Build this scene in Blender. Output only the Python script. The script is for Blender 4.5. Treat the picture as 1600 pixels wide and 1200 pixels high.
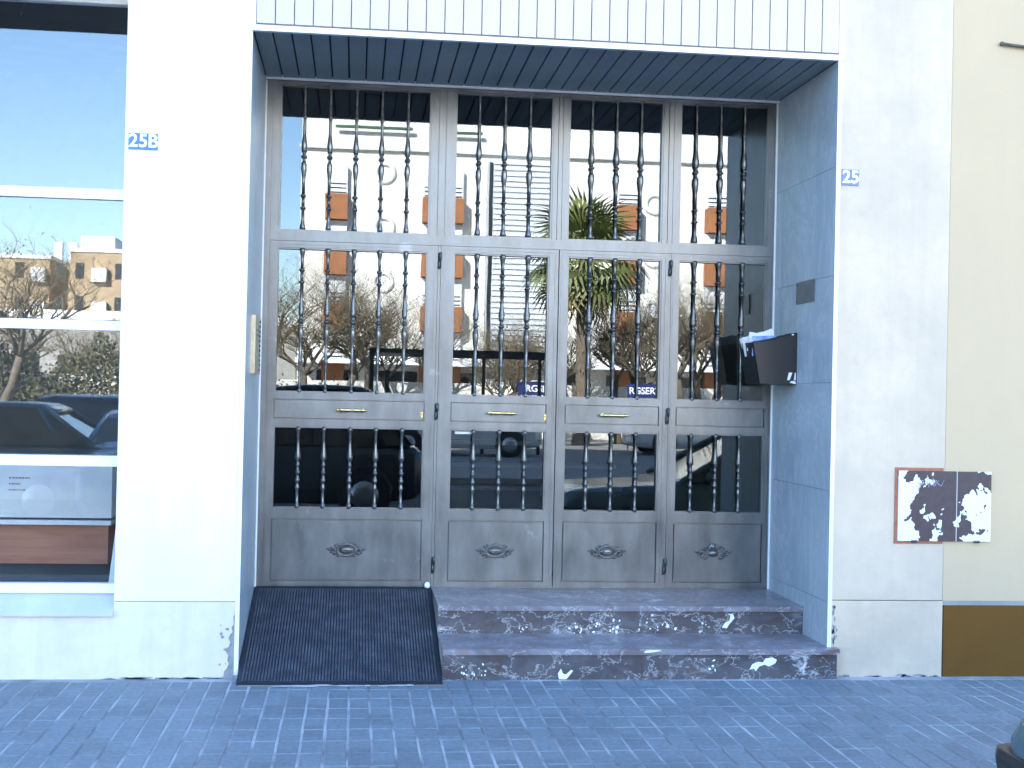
import bpy, bmesh, math, random
from mathutils import Vector, Matrix
R = math.radians
scene = bpy.context.scene
COL = scene.collection
for o in list(bpy.data.objects):
    bpy.data.objects.remove(o)

# ------------------------------------------------------------------ camera
cam_d = bpy.data.cameras.new('camera'); cam = bpy.data.objects.new('camera', cam_d); COL.objects.link(cam)
cam_d.sensor_fit = 'HORIZONTAL'; cam_d.sensor_width = 36.0
cam_d.lens = 36.0 * 2110.06 / 1600.0
cam_d.clip_start = 0.05; cam_d.clip_end = 3000
YAW, PIT, ROL = 0.115143, 0.0075725, 0.0216993
fw = Vector((math.sin(YAW)*math.cos(PIT), math.cos(YAW)*math.cos(PIT), math.sin(PIT)))
rt0 = Vector((math.cos(YAW), -math.sin(YAW), 0)); up0 = rt0.cross(fw)
rt = rt0*math.cos(ROL) + up0*math.sin(ROL)      # the photograph hangs a little to the right
up = up0*math.cos(ROL) - rt0*math.sin(ROL)
mw = Matrix((rt, up, -fw)).transposed().to_4x4(); mw.translation = Vector((0, -7.3407, 1.55))
cam.matrix_world = mw
scene.camera = cam

# ------------------------------------------------------------------ sky, sun, exposure
SUN_EL = R(30); SUN_AZ = math.atan2(-0.50, 0.80)     # from +Y towards +X
world = bpy.data.worlds.new('World'); scene.world = world; world.use_nodes = True
wn = world.node_tree; wn.nodes.clear()
sky = wn.nodes.new('ShaderNodeTexSky'); sky.sky_type = 'NISHITA'; sky.sun_disc = False
sky.sun_elevation = SUN_EL; sky.sun_rotation = SUN_AZ; sky.altitude = 100
sky.air_density = 1.0; sky.dust_density = 0.25; sky.ozone_density = 3.2
bg = wn.nodes.new('ShaderNodeBackground'); bg.inputs['Strength'].default_value = 0.112
wo = wn.nodes.new('ShaderNodeOutputWorld')
wn.links.new(sky.outputs[0], bg.inputs[0]); wn.links.new(bg.outputs[0], wo.inputs[0])
sun_d = bpy.data.lights.new('sun', 'SUN'); sun_d.energy = 5.0; sun_d.angle = R(0.5); sun_d.color = (1.0, 0.965, 0.91)
sun = bpy.data.objects.new('sun', sun_d); COL.objects.link(sun)
to_sun = Vector((math.sin(SUN_AZ)*math.cos(SUN_EL), math.cos(SUN_AZ)*math.cos(SUN_EL), math.sin(SUN_EL)))
sun.rotation_euler = to_sun.to_track_quat('Z', 'Y').to_euler(); sun.location = (0, 20, 40)
scene.view_settings.view_transform = 'Standard'; scene.view_settings.look = 'None'
scene.view_settings.gamma = 1.0; scene.view_settings.use_curve_mapping = False
scene.view_settings.exposure = 3.4
scene.render.engine = 'CYCLES'
cy = scene.cycles
cy.use_denoising = True
cy.max_bounces = 10; cy.diffuse_bounces = 4; cy.glossy_bounces = 5; cy.transparent_max_bounces = 16
cy.sample_clamp_indirect = 6.0

# ------------------------------------------------------------------ helpers
def link(o, parent=None):
    COL.objects.link(o)
    if parent is not None: o.parent = parent
    return o

def tag(o, label=None, cat=None, group=None, kind=None):
    if label: o['label'] = label
    if cat: o['category'] = cat
    if group: o['group'] = group
    if kind: o['kind'] = kind
    return o

def thing(name, label, cat, loc=(0, 0, 0), group=None, rotz=0):
    o = bpy.data.objects.new(name, None); o.empty_display_size = .2
    o.location = loc; o.rotation_euler = (0, 0, rotz)
    return tag(link(o), label, cat, group)

class MB:
    def __init__(s): s.bm = bmesh.new()
    def box(s, x0, x1, y0, y1, z0, z1, mi=0):
        v = [s.bm.verts.new(p) for p in ((x0,y0,z0),(x1,y0,z0),(x1,y1,z0),(x0,y1,z0),(x0,y0,z1),(x1,y0,z1),(x1,y1,z1),(x0,y1,z1))]
        for f in ((0,3,2,1),(4,5,6,7),(0,1,5,4),(1,2,6,5),(2,3,7,6),(3,0,4,7)):
            fc = s.bm.faces.new([v[i] for i in f]); fc.material_index = mi
        return s
    def prism(s, pts, axis, a, b):
        """closed outline of 2-D points (the two remaining axes in xyz order) swept along an axis"""
        def P(u, w, t):
            return (t,u,w) if axis == 'x' else (u,t,w) if axis == 'y' else (u,w,t)
        A = [s.bm.verts.new(P(u, w, a)) for u, w in pts]; B = [s.bm.verts.new(P(u, w, b)) for u, w in pts]
        n = len(pts)
        s.bm.faces.new(A); s.bm.faces.new(B[::-1])
        for i in range(n): s.bm.faces.new((A[i], B[i], B[(i+1)%n], A[(i+1)%n]))
        return s
    def lathe(s, prof, n=12, M=Matrix.Identity(4)):
        """profile of (radius, height) pairs turned about z, then moved by M"""
        rings = []
        for r, z in prof:
            rings.append([s.bm.verts.new(M @ Vector((r*math.cos(2*math.pi*k/n), r*math.sin(2*math.pi*k/n), z))) for k in range(n)])
        for a, b in zip(rings, rings[1:]):
            for k in range(n): s.bm.faces.new((a[k], a[(k+1)%n], b[(k+1)%n], b[k]))
        s.bm.faces.new(rings[0][::-1]); s.bm.faces.new(rings[-1])
        return s
    def tube(s, pts, rads, n=6):
        rings = []
        for i, p in enumerate(pts):
            p = Vector(p)
            d = (Vector(pts[min(i+1, len(pts)-1)]) - Vector(pts[max(i-1, 0)])).normalized()
            a = d.cross(Vector((0,0,1)) if abs(d.z) < .9 else Vector((1,0,0))).normalized(); b = d.cross(a)
            rr = rads[i] if isinstance(rads, (list, tuple)) else rads
            rings.append([s.bm.verts.new(p + (a*math.cos(2*math.pi*k/n) + b*math.sin(2*math.pi*k/n))*rr) for k in range(n)])
        for a, b in zip(rings, rings[1:]):
            for k in range(n): s.bm.faces.new((a[k], a[(k+1)%n], b[(k+1)%n], b[k]))
        s.bm.faces.new(rings[0][::-1]); s.bm.faces.new(rings[-1])
        return s
    def ball(s, c, r, u=10, v=7, M=Matrix.Identity(4)):
        if not isinstance(r, (tuple, list)): r = (r, r, r)
        bmesh.ops.create_uvsphere(s.bm, u_segments=u, v_segments=v, radius=1.0,
            matrix=M @ Matrix.Translation(c) @ Matrix.Diagonal((*r, 1)))
        return s
    def torus(s, c, ra, rb, t, axis='y', n=20, m=7):
        """ring of half sizes ra, rb in the plane across the axis"""
        rings = []
        for i in range(n):
            a = 2*math.pi*i/n; ring = []
            for j in range(m):
                b = 2*math.pi*j/m
                u = (ra + t*math.cos(b))*math.cos(a); w = (rb + t*math.cos(b))*math.sin(a); h = t*math.sin(b)
                p = (u, h, w) if axis == 'y' else (h, u, w) if axis == 'x' else (u, w, h)
                ring.append(s.bm.verts.new(Vector(c) + Vector(p)))
            rings.append(ring)
        for i in range(n):
            a, b = rings[i], rings[(i+1) % n]
            for j in range(m): s.bm.faces.new((a[j], a[(j+1)%m], b[(j+1)%m], b[j]))
        return s
    def bevel(s, w, seg=1):
        ed = [e for e in s.bm.edges if len(e.link_faces) == 2 and e.calc_face_angle(0) > .5]
        bmesh.ops.bevel(s.bm, geom=ed, offset=w, segments=seg, affect='EDGES', clamp_overlap=True)
        return s
    def mesh(s, name, mats, smooth=False):
        bmesh.ops.recalc_face_normals(s.bm, faces=s.bm.faces)
        me = bpy.data.meshes.new(name); s.bm.to_mesh(me); s.bm.free()
        for m in (mats if isinstance(mats, (list, tuple)) else [mats]): me.materials.append(m)
        if smooth:
            for p in me.polygons: p.use_smooth = True
        return me
    def build(s, name, mats, parent=None, smooth=False, loc=None):
        o = bpy.data.objects.new(name, s.mesh(name, mats, smooth))
        if loc: o.location = loc
        return link(o, parent)

def jag(m, rg, cx, cz, rx, rz, y, t=.0015, n=14, rough=.35):
    """flat ragged-edged flake on a wall facing -y"""
    pts = []
    for k in range(n):
        a = 2*math.pi*k/n; f = 1+rg.uniform(-rough, rough)
        pts.append((cx+rx*f*math.cos(a), cz+rz*f*math.sin(a)))
    return m.prism(pts, 'y', y-t, y)

def inst(name, me, parent, loc=(0,0,0), rot=(0,0,0), scale=(1,1,1)):
    o = bpy.data.objects.new(name, me); o.location = loc; o.rotation_euler = rot; o.scale = scale
    return link(o, parent)

def bx(name, mat, parent, x0, x1, y0, y1, z0, z1, bev=0, **k):
    m = MB().box(x0, x1, y0, y1, z0, z1)
    if bev: m.bevel(bev)
    return m.build(name, mat, parent, **k)

# ------------------------------------------------------------------ materials
class NT:
    def __init__(s, name):
        s.m = bpy.data.materials.new(name); s.m.use_nodes = True
        s.t = s.m.node_tree; s.t.nodes.clear()
        s.out = s.t.nodes.new('ShaderNodeOutputMaterial')
    def n(s, typ, **kw):
        nd = s.t.nodes.new(typ)
        for k, v in kw.items():
            if k in nd.inputs: nd.inputs[k].default_value = v
            else: setattr(nd, k, v)
        return nd
    def l(s, a, b): s.t.links.new(a, b)
    def coord(s, kind='Object', scale=(1,1,1)):
        tc = s.n('ShaderNodeTexCoord'); mp = s.n('ShaderNodeMapping'); mp.inputs['Scale'].default_value = scale
        s.l(tc.outputs[kind], mp.inputs['Vector']); return mp.outputs[0]
    def noise(s, vec, scale, detail=4, rough=.55, dist=0):
        nd = s.n('ShaderNodeTexNoise'); nd.inputs['Scale'].default_value = scale; nd.inputs['Detail'].default_value = detail
        nd.inputs['Roughness'].default_value = rough; nd.inputs['Distortion'].default_value = dist
        s.l(vec, nd.inputs['Vector']); return nd.outputs['Fac']
    def ramp(s, fac, stops, interp='LINEAR'):
        nd = s.n('ShaderNodeValToRGB'); cr = nd.color_ramp; cr.interpolation = interp
        while len(cr.elements) < len(stops): cr.elements.new(.5)
        for e, (p, c) in zip(cr.elements, stops):
            e.position = p; e.color = (c, c, c, 1) if not isinstance(c, (tuple, list)) else (*c, 1)
        s.l(fac, nd.inputs[0]); return nd.outputs[0]
    def mix(s, fac, a, b, mode='MIX'):
        nd = s.n('ShaderNodeMix', data_type='RGBA', blend_type=mode)
        for v, i in ((fac, 0), (a, 6), (b, 7)):
            if isinstance(v, (int, float)): nd.inputs[i].default_value = v if i == 0 else (v, v, v, 1)
            elif isinstance(v, (tuple, list)): nd.inputs[i].default_value = (*v, 1)
            else: s.l(v, nd.inputs[i])
        return nd.outputs[2]
    def math(s, op, a, b=0):
        nd = s.n('ShaderNodeMath', operation=op)
        for v, i in ((a, 0), (b, 1)):
            if isinstance(v, (int, float)): nd.inputs[i].default_value = v
            else: s.l(v, nd.inputs[i])
        return nd.outputs[0]
    def bsdf(s, color, rough=.6, metal=0, bump=None, bstr=.2, bdist=.01, spec=.5):
        b = s.n('ShaderNodeBsdfPrincipled'); b.inputs['Metallic'].default_value = metal
        b.inputs['Specular IOR Level'].default_value = spec
        if isinstance(color, (tuple, list)): b.inputs['Base Color'].default_value = (*color, 1)
        else: s.l(color, b.inputs['Base Color'])
        if isinstance(rough, (int, float)): b.inputs['Roughness'].default_value = rough
        else: s.l(rough, b.inputs['Roughness'])
        if bump is not None:
            bp = s.n('ShaderNodeBump'); bp.inputs['Strength'].default_value = bstr; bp.inputs['Distance'].default_value = bdist
            s.l(bump, bp.inputs['Height']); s.l(bp.outputs[0], b.inputs['Normal'])
        s.l(b.outputs[0], s.out.inputs[0]); return s.m

def plain(name, c1, c2=None, scale=6, rough=.6, metal=0, bstr=0.0, stretch=(1,1,1), spec=.5, lo=.35, hi=.65, objvar=0):
    t = NT(name); v = t.coord('Object', stretch)
    if c2 is None: c2 = tuple(c*.85 for c in c1)
    f = t.noise(v, scale, 5); col = t.ramp(f, [(lo, c1), (hi, c2)])
    if objvar:
        oi = t.n('ShaderNodeObjectInfo'); col = t.mix(1.0, col, t.ramp(oi.outputs['Random'], [(0, 1-objvar), (1, 1+objvar*.6)]), 'MULTIPLY')
    bump = t.noise(v, scale*12, 3) if bstr else None
    return t.bsdf(col, rough, metal, bump, bstr, .004, spec)

def wall_paint(name, base, dirt, scale=1.3, amount=.5, patch=None):
    t = NT(name); v = t.coord('Object')
    f = t.noise(v, scale, 6, .6); g = t.noise(v, scale*9, 4, .6)
    col = t.ramp(f, [(.30, dirt), (.30 + amount, base)])
    col = t.mix(t.ramp(g, [(.45, 0.0), (.75, .35)]), col, dirt)
    sx = t.noise(t.coord('Object', (9, 9, .5)), 1.2, 3); col = t.mix(t.ramp(sx, [(.5, 0), (.8, .55)]), col, dirt)   # rain streaks
    return t.bsdf(col, .85, 0, t.noise(v, 90, 3), .25, .003, .2)

M = {}
M['pillar'] = wall_paint('white_wall_paint', (.83,.83,.83), (.72,.72,.72), 1.1, .25)
M['cream'] = wall_paint('cream_wall_paint', (.68,.54,.405), (.50,.41,.32), 1.6, .4)
M['plinth_l'] = wall_paint('pale_plinth_paint', (.70,.64,.55), (.58,.53,.46), 2.2, .3)
M['plinth_r'] = wall_paint('worn_plinth_paint', (.72,.565,.41), (.50,.41,.32), 2.4, .4)
M['neighbour'] = wall_paint('yellowish_wall_paint', (.575,.43,.275), (.525,.40,.265), 1.2, .4)
M['brown'] = wall_paint('brown_plinth_paint', (.155,.070,.013), (.13,.060,.013), 2.5, .4)
M['cladding'] = plain('white_cladding', (.555,.465,.41), (.50,.42,.375), 2, .35, 0, 0, (1,1,.3))
M['joint'] = plain('dark_joint', (.05,.055,.06), (.04,.04,.045), 5, .9)
M['soffit'] = plain('grey_soffit', (.27,.31,.335), (.23,.265,.29), 2.5, .45)
M['trim'] = plain('white_trim', (.82,.83,.84), (.76,.77,.78), 6, .4)
M['white_alu'] = plain('white_aluminium', (.82,.82,.84), (.76,.76,.78), 5, .35)
M['plaster'] = plain('interior_plaster', (.42,.40,.36), (.36,.34,.31), 3, .9)
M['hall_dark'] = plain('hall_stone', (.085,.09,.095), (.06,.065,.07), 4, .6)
M['roof'] = plain('roof_gravel', (.3,.29,.28), (.22,.21,.2), 8, .9)
M['mortar'] = plain('pavement_mortar', (.38,.41,.45), (.15,.16,.18), 2.2, .9, 0, .3, (1,1,1), .5, .40, .62)
M['asphalt'] = plain('asphalt', (.055,.055,.058), (.04,.04,.042), 14, .85, 0, .4)
M['concrete'] = plain('concrete', (.32,.31,.29), (.24,.235,.22), 3, .85, 0, .3)
M['black_plastic'] = plain('black_plastic', (.012,.012,.014), (.008,.008,.009), 8, .42)
M['rubber'] = plain('black_rubber', (.014,.021,.036), (.010,.015,.026), 5, .55, 0, .2)
M['brass'] = plain('polished_brass', (.90,.70,.33), (.70,.52,.22), 14, .22, 1.0)
M['iron'] = plain('dark_hinge_iron', (.10,.11,.12), (.07,.075,.08), 20, .45, .8)
M['glass_dark'] = plain('car_glass', (.008,.010,.013), (.006,.008,.010), 3, .05, 0, 0, (1,1,1), .8)
M['tyre'] = plain('tyre_rubber', (.015,.015,.016), (.010,.010,.011), 10, .8)
M['rim'] = plain('wheel_rim', (.45,.46,.48), (.36,.37,.39), 8, .35, .9)
M['paper'] = plain('white_paper', (.8,.8,.8), (.72,.73,.74), 8, .7)
M['blue_plastic'] = plain('blue_wrapper', (.12,.25,.62), (.5,.6,.8), 14, .25)
M['plaque'] = plain('grey_plaque', (.16,.165,.18), (.12,.125,.14), 12, .35, .5)
M['sign_blue'] = plain('enamel_blue', (.035,.15,.42), (.03,.13,.36), 10, .25)
M['sign_white'] = plain('enamel_white', (.85,.86,.86), (.80,.81,.82), 10, .3)
M['rust'] = plain('rust_red_frame', (.42,.15,.09), (.30,.11,.07), 25, .8, 0, .4)
M['wood'] = plain('brown_wood', (.50,.21,.12), (.36,.14,.075), 3.0, .5, 0, 0, (1,1,9))
M['white_panel'] = plain('white_panel', (.74,.76,.76), (.66,.69,.70), 3, .5)
M['grey_floor'] = plain('grey_display_floor', (.13,.13,.145), (.10,.10,.115), 5, .5)

def door_metal():
    t = NT('grey_door_metal'); v = t.coord('Object', (1, 1, .35)); w = t.coord('Object')
    f = t.noise(v, 7, 6, .6); g = t.noise(w, 30, 4)
    col = t.ramp(f, [(.3, (.13,.138,.145)), (.5, (.175,.184,.191)), (.72, (.23,.238,.243))])
    col = t.mix(t.ramp(g, [(.62, 0), (.8, .5)]), col, (.17,.175,.185))
    col = t.mix(t.ramp(t.noise(w, 5.2, 5, .6), [(.64, 0), (.70, .45)]), col, (.31,.34,.37))      # pale scuffs
    return t.bsdf(col, t.ramp(f, [(.3, .30), (.7, .42)]), .75, t.noise(w, 60, 3), .06, .003, .4)
M['metal'] = door_metal()

def baluster_metal():
    t = NT('forged_baluster_metal'); w = t.coord('Object')
    return t.bsdf(t.ramp(t.noise(w, 40, 4), [(.35, (.12,.12,.12)), (.7, (.22,.22,.22))]), .30, .85, t.noise(w, 90, 3), .15, .002)
M['bal'] = baluster_metal()

def glass(name, refl, tint=(1,1,1), wav=0.0):
    t = NT(name); g = t.n('ShaderNodeBsdfGlossy'); g.inputs['Roughness'].default_value = 0.0
    g.inputs['Color'].default_value = (.96,.98,1,1)
    tr = t.n('ShaderNodeBsdfTransparent'); tr.inputs['Color'].default_value = (*tint, 1)
    lw = t.n('ShaderNodeLayerWeight'); lw.inputs['Blend'].default_value = .35
    fac = t.math('ADD', t.math('MULTIPLY', lw.outputs['Fresnel'], .55), refl)
    if wav:
        bp = t.n('ShaderNodeBump'); bp.inputs['Strength'].default_value = wav; bp.inputs['Distance'].default_value = .01
        t.l(t.noise(t.coord('Object'), 1.6, 2), bp.inputs['Height']); t.l(bp.outputs[0], g.inputs['Normal'])
    mx = t.n('ShaderNodeMixShader'); t.l(fac, mx.inputs[0]); t.l(tr.outputs[0], mx.inputs[1]); t.l(g.outputs[0], mx.inputs[2])
    t.l(mx.outputs[0], t.out.inputs[0]); return t.m
M['glass'] = glass('door_glass', .055, (.62,.68,.70), .012)
M['shop_glass'] = glass('shop_glass', .055, (.97,.985,.99), .02)

def marble_light():
    t = NT('grey_blue_marble'); v = t.coord('Object')
    f = t.noise(v, 1.6, 6, .6, 1.2); vein = t.noise(t.coord('Object', (1, 1, .6)), 2.6, 8, .62, 2.2)
    col = t.ramp(f, [(.3, (.285,.34,.39)), (.7, (.35,.405,.455))])
    col = t.mix(t.ramp(vein, [(.47, 0), (.5, .55), (.53, 0)]), col, (.50,.52,.55))
    col = t.mix(t.ramp(t.noise(v, 22, 4), [(.62, 0), (.72, .3)]), col, (.21,.235,.27))
    oi = t.n('ShaderNodeObjectInfo'); col = t.mix(1.0, col, t.ramp(oi.outputs['Random'], [(0, .90), (1, 1.03)]), 'MULTIPLY')
    return t.bsdf(col, .32)
M['marble'] = marble_light()

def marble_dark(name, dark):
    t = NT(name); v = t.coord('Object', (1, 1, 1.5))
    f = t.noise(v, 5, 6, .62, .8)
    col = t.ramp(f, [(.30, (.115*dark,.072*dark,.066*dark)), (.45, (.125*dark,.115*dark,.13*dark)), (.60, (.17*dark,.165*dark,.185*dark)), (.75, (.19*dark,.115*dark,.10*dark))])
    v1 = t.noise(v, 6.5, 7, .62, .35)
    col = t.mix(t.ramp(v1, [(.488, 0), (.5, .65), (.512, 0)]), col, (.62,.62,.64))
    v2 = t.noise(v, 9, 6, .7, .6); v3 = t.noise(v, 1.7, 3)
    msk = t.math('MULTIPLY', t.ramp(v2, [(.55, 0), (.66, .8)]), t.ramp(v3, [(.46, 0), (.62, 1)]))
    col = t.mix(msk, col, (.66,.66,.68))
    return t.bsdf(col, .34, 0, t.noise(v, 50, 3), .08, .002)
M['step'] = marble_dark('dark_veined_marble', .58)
M['tread'] = marble_dark('pale_tread_marble', 1.35)  # same marble as the risers, colour scaled up for the treads

def brick_paver():
    t = NT('grey_paving_brick'); v = t.coord('Object'); oi = t.n('ShaderNodeObjectInfo')
    geo = t.n('ShaderNodeNewGeometry'); gp = geo.outputs['Position']
    big = t.noise(gp, .9, 4, .6); sm = t.noise(gp, 38, 5, .65)
    col = t.ramp(big, [(.3, (.168,.210,.244)), (.7, (.207,.255,.293))])
    col = t.mix(t.ramp(sm, [(.35, .45), (.6, 0)]), col, (.095,.10,.125))
    cell = t.n('ShaderNodeTexWhiteNoise', noise_dimensions='2D')
    sn = t.n('ShaderNodeVectorMath', operation='SNAP'); sn.inputs[1].default_value = (.103, .205, 1)
    t.l(gp, sn.inputs[0]); t.l(sn.outputs[0], cell.inputs['Vector'])
    col = t.mix(1.0, col, t.ramp(cell.outputs['Value'], [(0, .86), (.5, 1.0), (1, 1.08)]), 'MULTIPLY')
    st = t.noise(gp, 5, 4, .6); col = t.mix(t.ramp(st, [(.66, 0), (.74, .45)]), col, (.36,.37,.39))
    return t.bsdf(col, .62, 0, sm, .35, .004, .35)
M['paver'] = brick_paver()

def peeling():
    t = NT('peeling_cabinet_paint'); v = t.coord('Object'); sx = t.n('ShaderNodeSeparateXYZ'); t.l(v, sx.inputs[0])
    f = t.math('ADD', t.math('MULTIPLY', t.noise(v, 9.5, 4, .5, .35), .80), t.math('MULTIPLY', t.noise(v, 27, 3, .5), .20)); b = t.math('MULTIPLY', t.math('ABSOLUTE', sx.outputs[0]), .85)
    zz = t.math('MULTIPLY', sx.outputs[2], -.32)
    s = t.math('ADD', t.math('ADD', f, b), zz)
    msk = t.ramp(s, [(0, 0), (.628, 1)], 'CONSTANT')
    drk = t.ramp(t.noise(v, 30, 4), [(.35, (.058,.034,.036)), (.7, (.075,.046,.050))])
    return t.bsdf(t.mix(msk, drk, (.74,.76,.77)), .6, 0, msk, .4, .0015)
M['peel'] = peeling()

# ------------------------------------------------------------------ ground
OL, OR_, DY, OT = -0.591, 2.662, 1.0970, 3.469        # opening: left, right, depth of the door, soffit
KERB = -3.62
g = bx('ground', M['asphalt'], None, -400, 400, -800, 60, -.60, -.20); tag(g, kind='structure')
rd = bx('road', M['asphalt'], None, -120, 120, -15.0, KERB-.14, -.196, -.12); tag(rd, kind='structure')
pv = bx('pavement', M['mortar'], None, -9.0, 11.0, KERB, -.0005, -.18, -.0028); tag(pv, kind='structure')
kb = bx('kerb', M['concrete'], None, -60, 60, KERB-.138, KERB-.002, -.19, .0, .012); tag(kb, kind='structure')
pw = bx('far_pavement', M['concrete'], None, -120, 120, -59.0, -15.05, -.196, .0); tag(pw, kind='structure')

rng = random.Random(4)
def brick_verts(bm, cx, cy_, z, w, l, tilt=(0, 0)):
    a, b, c = w/2, l/2, .004
    def Z(x, y): return z + tilt[0]*x + tilt[1]*y
    lo = [bm.verts.new((cx+x, cy_+y, -.05)) for x, y in ((-a,-b),(a,-b),(a,b),(-a,b))]
    mi = [bm.verts.new((cx+x, cy_+y, Z(x,y)-c)) for x, y in ((-a,-b),(a,-b),(a,b),(-a,b))]
    to = [bm.verts.new((cx+x, cy_+y, Z(x,y))) for x, y in ((-a+c,-b+c),(a-c,-b+c),(a-c,b-c),(-a+c,b-c))]
    for u, v in ((lo, mi), (mi, to)):
        for k in range(4): bm.faces.new((u[k], u[(k+1)%4], v[(k+1)%4], v[k]))
    bm.faces.new(to)
brick_mes = []
for k in range(6):
    m = MB(); brick_verts(m.bm, 0, 0, 0, .0955 - .0006*k, .2015 - .0004*k, ((k-2.5)*.004, (2.5-k)*.003))
    brick_mes.append(m.mesh('paving_brick', M['paver']))
PX, PY = .103, .205
cands = []
for j in range(17):
    for i in range(-86, 106):
        x = i*PX + .051; y = -.075 - .1025 - j*PY
        if y < KERB + .1: continue
        d = y + 7.34
        rel = (x*math.cos(YAW) - d*math.sin(YAW)) / (x*math.sin(YAW) + d*math.cos(YAW))
        dep = x*math.sin(YAW) + d*math.cos(YAW)
        vis = abs(rel) < .385 and dep > 5.25
        cands.append((0 if vis else 1, dep, x, y))
cands.sort()
stuff = MB()
for n, (nv, dep, x, y) in enumerate(cands):
    x += rng.uniform(-.0015, .0015); y += rng.uniform(-.002, .002); z = rng.uniform(-.0014, .0010)
    if n < 300:
        inst('paving_brick', rng.choice(brick_mes), pv, (x, y, z), (0, 0, rng.uniform(-.006, .006)))
    else:
        brick_verts(stuff.bm, x, y, z, .0955 - rng.random()*.003, .2015 - rng.random()*.003, (rng.uniform(-.01,.01), rng.uniform(-.008,.008)))
tag(stuff.build('paving_brickwork', M['paver'], pv), kind='stuff')
# strip of smooth mortar along the foot of the wall
m = MB()
m.box(-9, -.62, -.075, -.0006, -.05, -.001); m.box(.495, 11, -.078, -.0006, -.05, .0015)
m.build('mortar_strip', M['mortar'], pv)

# ------------------------------------------------------------------ our building
H_TOP = 19.5
bd = thing('apartment_building', 'white and cream apartment block front with ribbed cladding above its recessed doorway', 'building', (0, .0, 0))
# left pillar
bx('pillar', M['pillar'], bd, -1.244, OL-.022, 0, 1.30, .412, 4.30, .004)
bx('pillar_plinth', M['plinth_l'], bd, -1.244, OL-.022, -.004, 1.30, -.05, .4085, .003)
bx('sill_wall', M['plinth_l'], bd, -7.0, -1.2442, -.004, .34, -.05, .332, .003)
m = MB(); m.prism([(-.028,.334),(-.028,.358),(.115,.436),(.34,.436),(.34,.334)], 'x', -7.0, -1.2442); m.bevel(.003)
m.build('window_sill', plain('blue_grey_sill', (.56,.58,.60), (.48,.50,.53), 4, .5), bd)
# chipped corner of the plinth
rr = random.Random(2); m = MB(); xe = OL-.0225
edge = [(xe,-.04),(xe,.345),(xe-.006,.33),(xe-.004,.29),(xe-.016,.275),(xe-.010,.25),(xe-.022,.235),(xe-.030,.215),(xe-.020,.195),(xe-.028,.17),(xe-.048,.16),(xe-.040,.14),(xe-.030,.125),(xe-.034,.10),(xe-.026,.08),(xe-.036,.055),(xe-.050,.04),(xe-.052,.012),(xe-.066,.004),(xe-.07,-.04)]
m.prism(edge, 'y', -.0065, -.0042)
for k in range(9): jag(m, rr, xe-rr.uniform(.02,.075), rr.uniform(.0,.30), rr.uniform(.003,.009), rr.uniform(.003,.010), -.0042)
for k in range(22): jag(m, rr, rr.uniform(-1.3,-.68), rr.uniform(-.004,.006), rr.uniform(.02,.05), rr.uniform(.003,.007), -.0042)
M['chip'] = plain('bare_render', (.30,.30,.31), (.20,.205,.21), 25, .95, 0, .6)
tag(m.build('chipped_render', M['chip'], bd), kind='stuff')
# right wall and plinth
bx('wall', M['cream'], bd, OR_+.022, 3.334, 0, 1.30, .434, 4.30)
bx('wall_plinth', M['plinth_r'], bd, OR_+.022, 3.334, -.005, 1.30, -.05, .4295, .008)
m = MB()
rr = random.Random(7)
for k in range(30):
    z = rr.uniform(0, .41); x = OR_+.030+abs(rr.gauss(0,.012))
    jag(m, rr, x, z, rr.uniform(.003,.010), rr.uniform(.005,.018), -.0052, .0012)
for k in range(16):
    jag(m, rr, rr.uniform(2.75,3.3), rr.uniform(.0,.012), rr.uniform(.008,.035), rr.uniform(.003,.010), -.0052, .0012)
tag(m.build('worn_render', M['chip'], bd), kind='stuff')
# cladding above the doorway, strip by strip, with dark joints behind
NST = 32; x0c, x1c = -.574, 2.662; pit = (x1c-x0c)/NST
bx('cladding_backing', plain('grey_joint', (.36,.36,.37), (.30,.30,.31), 4, .8), bd, OL-.022, OR_+.022, .012, 1.30, 3.50, 4.30)
strip_me = MB().box(.003, pit-.003, -.006, .0118, 0, .78).bevel(.003).mesh('cladding_strip', M['cladding'])
for k in range(NST): inst('cladding_strip', strip_me, bd, (x0c+k*pit, 0, 3.511))
m = MB(); m.box(OL-.022, OR_+.030, -.012, .022, OT, 3.499); m.bevel(.004)
m.build('lintel_trim', M['trim'], bd)
bx('end_trim', M['trim'], bd, OR_+.0005, OR_+.0215, -.006, .0115, 3.50, 4.30)
bx('end_trim', M['trim'], bd, OL-.0215, OL+.016, -.006, .0115, 3.50, 4.30)
bx('soffit_backing', M['joint'], bd, OL-.022, OR_+.022, .0225, 1.30, 3.486, 3.4995)
sof_me = MB().box(.005, pit-.005, .0225, DY-.030, OT+.001, OT+.016).bevel(.003).mesh('soffit_strip', M['soffit'])
for k in range(NST): inst('soffit_strip', sof_me, bd, (OL+.002+k*(OR_-OL-.004)/NST, 0, 0), scale=((OR_-OL-.004)/NST/pit, 1, 1))
bx('soffit_edge', M['trim'], bd, OL, OR_, DY-.029, DY-.012, OT-.012, OT+.016, .002)
# marble slabs lining both sides of the recess (rows share their joints)
rows = [(.337, .4175), (.4195, 1.043), (1.045, 1.653), (1.655, 2.259), (2.261, 2.873), (2.875, OT)]
for sgn, xa, xb in ((1, OR_, OR_+.0215), (-1, OL-.0215, OL)):
    for i, (za, zb) in enumerate(rows):
        ys = [(-.002, DY+.05)] if i == 0 else [(-.002, .333), (.3345, .640), (.6415, .945), (.9475, DY+.05)]
        if i == 0:
            if sgn > 0: za = -.02
            else: za = -.02
        for ya, yb in ys:
            bx('marble_slab', M['marble'], bd, xa, xb, ya, yb, za, zb, .0015)
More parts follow.
